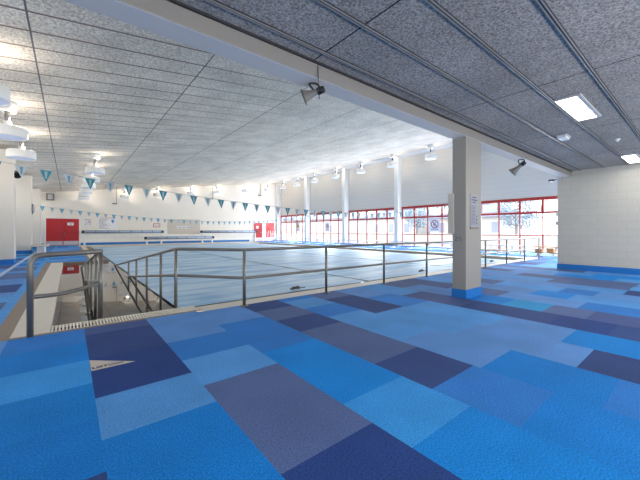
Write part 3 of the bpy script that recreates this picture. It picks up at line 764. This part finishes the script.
# small fittings on the walkway columns
t = thing('wall_loudspeaker', 'small dark loudspeaker high on the edge of the first wide column', 'loudspeaker', (-1.5, 15.4, 3.1))
b = NB(); lathe(b, [(0,0),(.06,0),(.07,.08),(.12,.2),(.11,.2),(0,.06)], 18, M=Matrix.Translation((-1.43,15.42,3.22)) @ Matrix.Rotation(2.2,4,'X')); link('bell', b, M['black'], t, t.location)
b = NB(); tube(b, [(-1.5,15.42,3.28),(-1.42,15.42,3.25)], .02, 8); link('bracket', b, M['black'], t, t.location)
t = thing('wall_dome', 'round grey fitting on the side of the second wide column', 'wall fitting', (-1.5, 22.0, 2.3))
Mx = Matrix.Translation((-1.499, 22.02, 2.3)) @ Matrix.Rotation(PI/2, 4, 'Y')
b = NB(); lathe(b, [(0,0),(.24,0),(.24,.05),(.2,.09),(0,.12)], 24, M=Mx); link('dome', b, M['panel_frame'], t, t.location)
b = NB(); lathe(b, [(.24,.0),(.26,.0),(.26,.04),(.24,.05)], 24, M=Mx); link('rim', b, M['horn'], t, t.location)

# blanket rollers along the end wall
def roller(label, x0, x1, z, y, r=.075):
    t = thing('blanket_roller', label, 'roller', ((x0+x1)/2, y, 0), 'empty blanket rollers along the end wall')
    b = NB(); tube(b, [(x0,y,z),(x1,y,z)], r, 16); tb = link('tube', b, M['alu'], t, t.location)
    b = NB(); n = max(6, round((x1-x0)/.8))
    for k in range(1, n):
        x = x0+(x1-x0)*k/n; tube(b, [(x-.02,y,z),(x+.02,y,z)], r+.02, 14)
    link('strap', b, M['ink'], t, t.location)
    for x in (x0, x1):
        b = NB(); tube(b, [(x-.08,y,z),(x+.08,y,z)], r+.045, 16); link('end_disc', b, M['black'], t, t.location)
    b = NB(); tube(b, [(x0,y-.1,z-.09),(x1,y-.1,z-.09)], .025, 8); tube(b, [(x0,y+.02,z+.1),(x1,y+.02,z+.1)], .018, 8); link('guide_bar', b, M['ink'], t, t.location)
    for x in (x0+.1, x1-.1):
        b = NB(); box(b, x-.08, x+.08, y-.16, y+.16, 0, .05); box(b, x-.06, x+.06, y-.06, y+.06, .05, z-.05); link('stand', b, M['white'], t, t.location)
roller('empty white blanket roller below the rules board', .86, 6.6, 1.08, 31.0)
roller('lowest empty blanket roller, in front of the other two', 5.12, 10.95, .54, 30.3)
roller('empty blanket roller ending beside the red single doors', 10.05, 15.9, 1.08, 31.0)

# white plinth on the walkway
t = thing('plinth', 'low white plinth with overhanging pale top on the walkway near the red double doors', 'plinth', (-1.12, 21.9, 0))
b = NB(); box(b, -1.27, -.97, 21.3, 22.5, 0, .37, bev=.01); link('body', b, M['white'], t, t.location)
b = NB(); box(b, -1.42, -.82, 20.6, 22.7, .37, .43, bev=.01); link('top', b, M['coping'], t, t.location)

# lifeguard chair by the red single doors
t = thing('lifeguard_chair', 'tall red and white lifeguard chair in front of the red single doors', 'chair', (17.6, 30.4, 0))
for dx in (-.35, .35):
    b = NB(); tube(b, [(17.6+dx,30.0,0),(17.6+dx*.8,30.35,1.25)], .035, 8); link('leg', b, M['white'], t, t.location)
    b = NB(); tube(b, [(17.6+dx,31.0,0),(17.6+dx*.8,30.75,1.25)], .035, 8); link('leg', b, M['white'], t, t.location)
b = NB(); box(b, 17.25, 17.95, 30.3, 30.8, 1.22, 1.28, bev=.01); link('seat', b, M['red'], t, t.location)
b = NB(); box(b, 17.27, 17.93, 30.78, 30.83, 1.28, 1.75, bev=.01); link('backrest', b, M['red'], t, t.location)
b = NB()
for z in (.4, .8): tube(b, [(17.27,30.12+.1*z,z),(17.93,30.12+.1*z,z)], .025, 8)
link('step', b, M['white'], t, t.location)

# bleacher benches under the windows
def bench(label, y0, y1, foot, seat, x=17.0, rail=False):
    t = thing('bench', label, 'bench', (x+.2, (y0+y1)/2, 0), 'low benches under the windows')
    b = NB(); box(b, x+.25, x+.55, y0, y1, .40, .44, bev=.008); link('seat', b, seat, t, t.location)
    b = NB(); box(b, x-.15, x+.1, y0, y1, .14, .18, bev=.008); link('foot_plank', b, foot, t, t.location)
    n = 4
    for k in range(n):
        y = y0+.25+(y1-y0-.5)*k/(n-1)
        b = NB(); box(b, x-.12, x+.5, y-.03, y+.03, .0, .05); box(b, x+.36, x+.42, y-.03, y+.03, .05, .40); box(b, x-.05, x+.0, y-.03, y+.03, .05, .14); link('leg', b, M['white'], t, t.location)
    return t
bench('pale bench with tan foot plank behind the railing, beside the square column', 5.45, 7.5, M['tan'], M['alu'], 16.9)
bench('pale bench with tan foot plank carrying two tan boxes, beside the block wall', 2.95, 5.25, M['tan'], M['tan'], 16.9)
for k, (y0, y1, lab) in enumerate(((9.3, 14.0, 'long bench with blue foot plank under the window with the large no-entry sign'), (14.9, 19.6, 'long bench with blue foot plank under the middle window without a sign'), (20.6, 25.2, 'long bench with blue foot plank under the window with the smaller prohibition sign'), (26.0, 29.4, 'long bench with blue foot plank under the window with the warning sign'))):
    bench(lab, y0, y1, M['blueseat'], M['alu'], 17.2)
for y, s_, lab in ((4.95, .2, 'small tan box on the tan bench plank, the lower one'), (4.5, .26, 'small tan box on the tan bench plank, the taller one')):
    t = thing('storage_box', lab, 'box', (16.88, y, .18), 'tan boxes on the bench')
    b = NB(); box(b, 16.77, 16.98, y-.13, y+.13, .18, .18+s_*.7, bev=.01); link('body', b, M['tan'], t, t.location)
    b = NB(); box(b, 16.76, 16.99, y-.14, y+.14, .18+s_*.7, .18+s_*.8, bev=.008); link('lid', b, M['coping'], t, t.location)

# window posters
def poster(label, y, z, w_, h, kind):
    t = thing('window_poster', label, 'sign', (XW, y, z-h/2))
    X = XW+.005
    b = NB(); box(b, X-.008, X, y-w_/2, y+w_/2, z-h/2, z+h/2); link('sheet', b, M['paper'], t, t.location)
    F = frameX(X-.0095, y, z+h*.06)
    if kind == 'no':
        r = w_*.38; b = NB(); lathe(b, [(r*.8,0),(r,0)], 28, M=F)
        Rm = F @ Matrix.Rotation(-PI/4, 4, 'Z')
        f = b.faces.new([b.verts.new(Rm @ Vector(p)) for p in ((-r*.85,-r*.1,.0005),(r*.85,-r*.1,.0005),(r*.85,r*.1,.0005),(-r*.85,r*.1,.0005))])
        link('ring', b, M['inkred'], t, t.location)
        b = NB()
        for pts in (((-.5,-.1),(.0,.35),(.12,.22),(-.38,-.22)), ((.0,.1),(.45,-.25),(.38,-.36),(-.08,.0)), ((-.1,-.1),(.05,.0),(.1,-.5),(-.02,-.5))):
            b.faces.new([b.verts.new(F @ Vector((p[0]*r, p[1]*r, -.0003))) for p in pts])
        lathe(b, [(0,0),(r*.14,0)], 12, M=F @ Matrix.Translation((r*.2, r*.42, -.0003)))
        link('figure', b, M['black'], t, t.location)
    else:
        r = w_*.36; b = NB()
        b.faces.new([b.verts.new(F @ Vector(p)) for p in ((-r,-r*.7,0),(r,-r*.7,0),(0,r,0))]); link('triangle', b, M['yellow'], t, t.location)
        b = NB(); b.faces.new([b.verts.new(F @ Vector(p)) for p in ((-r*.15,-r*.4,.001),(r*.15,-r*.4,.001),(r*.1,r*.45,.001),(-r*.1,r*.45,.001))]); link('figure', b, M['black'], t, t.location)
    b = NB()
    for k in range(2):
        for q in range(4):
            yy = y+w_*.36-w_*.18*q
            b.faces.new([b.verts.new((X-.0095, a, zz)) for a, zz in ((yy, z-h*.36-.06*k),(yy-w_*.14, z-h*.36-.06*k),(yy-w_*.14, z-h*.36-.06*k+.03),(yy, z-h*.36-.06*k+.03))])
    link('print', b, M['ink'], t, t.location)
poster('large white window sign with red crossed circle, next to the square column', 11.72, 1.56, .74, .85, 'no')
poster('small white window sign with red crossed circle, in the second bay from the far corner', 23.05, 1.55, .6, .85, 'no')
poster('white window sign with yellow warning triangle, in the bay at the far corner', 28.0, 1.66, .8, 1.0, 'warn')

# beige pennant-shaped inlay with lettering in the dark carpet plank
t = thing('carpet_logo', 'beige triangular inlay with dark lettering in the navy carpet plank', 'logo', (.2, 3.24, 0))
b = NB(); prism(b, [(.142,3.45),(.455,3.178),(.142,3.178)], .0005, .002); link('patch', b, M['logo'], t, t.location)
Tz = lambda x, y: Matrix.Translation((x, y, .0026))
b = text_bm('LiSTown', .064, Tz(.262, 3.230), .0028); link('lettering', b, M['navy'], t, t.location)
b = NB()
pts = [(.30+.045*math.cos(a), 3.245+.03*math.sin(a)) for a in [PI*i/8 for i in range(9)]]
for (p, q) in zip(pts, pts[1:]): quad(b, [(p[0],p[1],.0026),(q[0],q[1],.0026),(q[0],q[1]+.008,.0026),(p[0],p[1]+.008,.0026)])
link('emblem', b, M['inkblue'], t, t.location)

# ------------------------------------------------------------------ outside
b = NB(); box(b, XW+.2, 80, -40, 110, -.4, -.15); struct('ground', b, M['ext_ground'])
def house(label, x, y, w_, d_, h, rh):
    t = thing('house', label, 'house', (x, y, -.15), 'houses outside the windows')
    b = NB(); box(b, x-d_/2, x+d_/2, y-w_/2, y+w_/2, -.15, h); link('wall', b, M['ext_wall'], t, t.location)
    e = .4; b = NB(); v = [(x-d_/2-e,y-w_/2-e,h),(x+d_/2+e,y-w_/2-e,h),(x+d_/2+e,y+w_/2+e,h),(x-d_/2-e,y+w_/2+e,h)]
    r1, r2 = (x, y-w_/2+d_/2, h+rh), (x, y+w_/2-d_/2, h+rh)
    quad(b, [v[0],v[1],r1]); quad(b, [v[1],v[2],r2,r1]); quad(b, [v[2],v[3],r2]); quad(b, [v[3],v[0],r1,r2]); quad(b, v[::-1]); link('roof', b, M['ext_roof'], t, t.location)
    n = max(2, int(w_/2.2))
    for k in range(n):
        yy = y-w_/2+w_*(k+.5)/n
        b = NB(); box(b, x-d_/2-.05, x-d_/2+.02, yy-.45, yy+.45, .9, min(2.1, h-.3)); wn = link('window', b, M['white'], t, t.location)
        b = NB(); box(b, x-d_/2-.06, x-d_/2-.05, yy-.38, yy+.38, .97, min(2.03, h-.37)); link('pane', b, M['ext_glass'], wn, t.location)
for a in (('pale house with grey hipped roof outside, seen beside the square column', 34, 15.0, 8, 7, 2.5, 1.6), ('pale house outside, seen through the bay with the large no-entry sign', 33, 25, 9, 6, 2.7, 1.4), ('pale house outside, seen through the middle window bay', 32, 37, 9, 6, 2.9, 1.3), ('pale house outside, seen through the bays near the far corner', 30, 50, 12, 6, 3.0, 1.3)):
    house(*a)
t = thing('garden_fence', 'pale paling fence outside beyond the windows', 'fence', (25, 20, -.15))
b = NB()
for k in range(150):
    y = 1+k*.4; box(b, 25, 25.03, y, y+.36, -.15, .9)
link('paling_panel', b, M['fence'], t, t.location)
b = NB(); box(b, 25.03, 25.07, 1, 61, .1, .2); box(b, 25.03, 25.07, 1, 61, .65, .75); link('rail', b, M['fence'], t, t.location)
def tree(label, x, y, h, r, seed):
    rnd = random.Random(seed)
    t = thing('tree', label, 'tree', (x, y, -.15), 'trees outside the windows')
    b = NB(); tube(b, [(x,y,-.15),(x+.08,y,h*.4),(x,y+.1,h*.75)], [.14,.1,.04], 8)
    for q in range(5):
        a = rnd.uniform(0, 2*PI); tube(b, [(x,y,h*(.35+.08*q)),(x+math.cos(a)*r*.7,y+math.sin(a)*r*.7,h*(.55+.08*q))], [.05,.015], 6)
    link('trunk', b, M['bark'], t, t.location)
    b = NB()
    for q in range(900):
        a, u = rnd.uniform(0, 2*PI), rnd.uniform(-1, 1); rr = r*rnd.uniform(.3, 1)**.6
        c_ = Vector((x+rr*math.cos(a)*math.sqrt(1-u*u), y+rr*math.sin(a)*math.sqrt(1-u*u), h*.65+u*h*.38*rr/r))
        d1 = Vector((rnd.uniform(-1,1), rnd.uniform(-1,1), rnd.uniform(-1,1))).normalized()*.13; d2 = d1.orthogonal().normalized()*.07
        b.faces.new([b.verts.new(c_+p) for p in (d1, d2, -d1, -d2)])
    link('crown', b, M['leaf'], t, t.location)
tree('loose leafy tree outside, seen through the bay beside the block wall', 27.5, 9.6, 4.2, 1.5, 3)
tree('leafy tree outside, seen through the bay with the large no-entry sign', 28, 19.0, 4.2, 1.3, 5)

# ------------------------------------------------------------------ light
wd = bpy.data.worlds.new('overcast'); scene.world = wd; wd.use_nodes = True
nt = wd.node_tree; bg = nt.nodes['Background']
tc = nt.nodes.new('ShaderNodeTexCoord'); sp = nt.nodes.new('ShaderNodeSeparateXYZ'); nt.links.new(tc.outputs['Generated'], sp.inputs[0])
rp = nt.nodes.new('ShaderNodeValToRGB'); e = rp.color_ramp.elements
e[0].position = .0; e[0].color = (.86, .86, .84, 1); e[1].position = .6; e[1].color = (.93, .96, 1.0, 1)
nt.links.new(sp.outputs[2], rp.inputs[0]); nt.links.new(rp.outputs[0], bg.inputs[0]); bg.inputs[1].default_value = 4.0

def light(kind, name, loc, energy, color=(1,1,1), **kw):
    l = bpy.data.lights.new(name, kind); l.energy = energy; l.color = color
    for k, v in kw.items(): setattr(l, k, v)
    o = bpy.data.objects.new(name, l); COL.objects.link(o); o.location = loc; return o
for i, (x, y, z, r) in enumerate(LAMPPOS):
    light('POINT', 'lamp_bulb_light', (x+r*.62, y-.02, z-.44), 15, (1, .9, .78), shadow_soft_size=.05)
def window_light(x, y, z, sy, sz, energy, direction):
    o = light('AREA', 'window_daylight', (x, y, z), energy, (.95, .98, 1), shape='RECTANGLE', size=sy, size_y=sz)
    o.rotation_euler = Vector(direction).to_track_quat('-Z', 'Z').to_euler(); return o
for y0, y1 in bays:
    window_light(XW-.03, (y0+y1)/2, 1.5, y1-y0-.2, 2.6, 300, (-1, 0, 0))
for x in (.5, 5.0, 9.5):
    o = light('AREA', 'added_ceiling_fill', (x, -3.6, .7), 120, (1, .98, .95), shape='RECTANGLE', size=2.4, size_y=1.0)  # unseen lamps added behind the camera to brighten the lounge ceiling
    o.rotation_euler = Vector((0, .55, .8)).to_track_quat('-Z', 'Z').to_euler()
for x in (.7, 5.7, 10.6):
    for y in (-1.0, -3.1):
        light('AREA', 'added_lounge_fill', (x, y, ZL-.03), 26, (1, .985, .95), shape='RECTANGLE', size=1.17, size_y=.3)  # added lamps out of view to light the lounge floor, no panels modelled
s = light('SUN', 'daylight_sun', (30, 10, 20), .4, (1, .97, .92), angle=.2); s.rotation_euler = Vector((-.7, .35, -.62)).to_track_quat('-Z', 'Y').to_euler()

# ------------------------------------------------------------------ camera
cd = bpy.data.cameras.new('camera'); cam_o = bpy.data.objects.new('camera', cd); COL.objects.link(cam_o)
f = 313.3; yaw = math.atan(251/313.3)
cd.sensor_width = 36; cd.sensor_fit = 'HORIZONTAL'; cd.lens = f*36/640; cd.shift_y = (231-240)/640
cd.clip_end = 300; cd.clip_start = .05
cam_o.location = (0, 0, 1.15); cam_o.rotation_euler = (PI/2, 0, -yaw)
scene.camera = cam_o
scene.view_settings.view_transform = 'Standard'; scene.view_settings.look = 'None'; scene.view_settings.exposure = 0.42
try:
    scene.cycles.use_denoising = True; scene.cycles.max_bounces = 10; scene.cycles.diffuse_bounces = 5; scene.cycles.transparent_max_bounces = 16
    scene.cycles.caustics_reflective = False; scene.cycles.caustics_refractive = False; scene.cycles.sample_clamp_indirect = 6
except Exception: pass
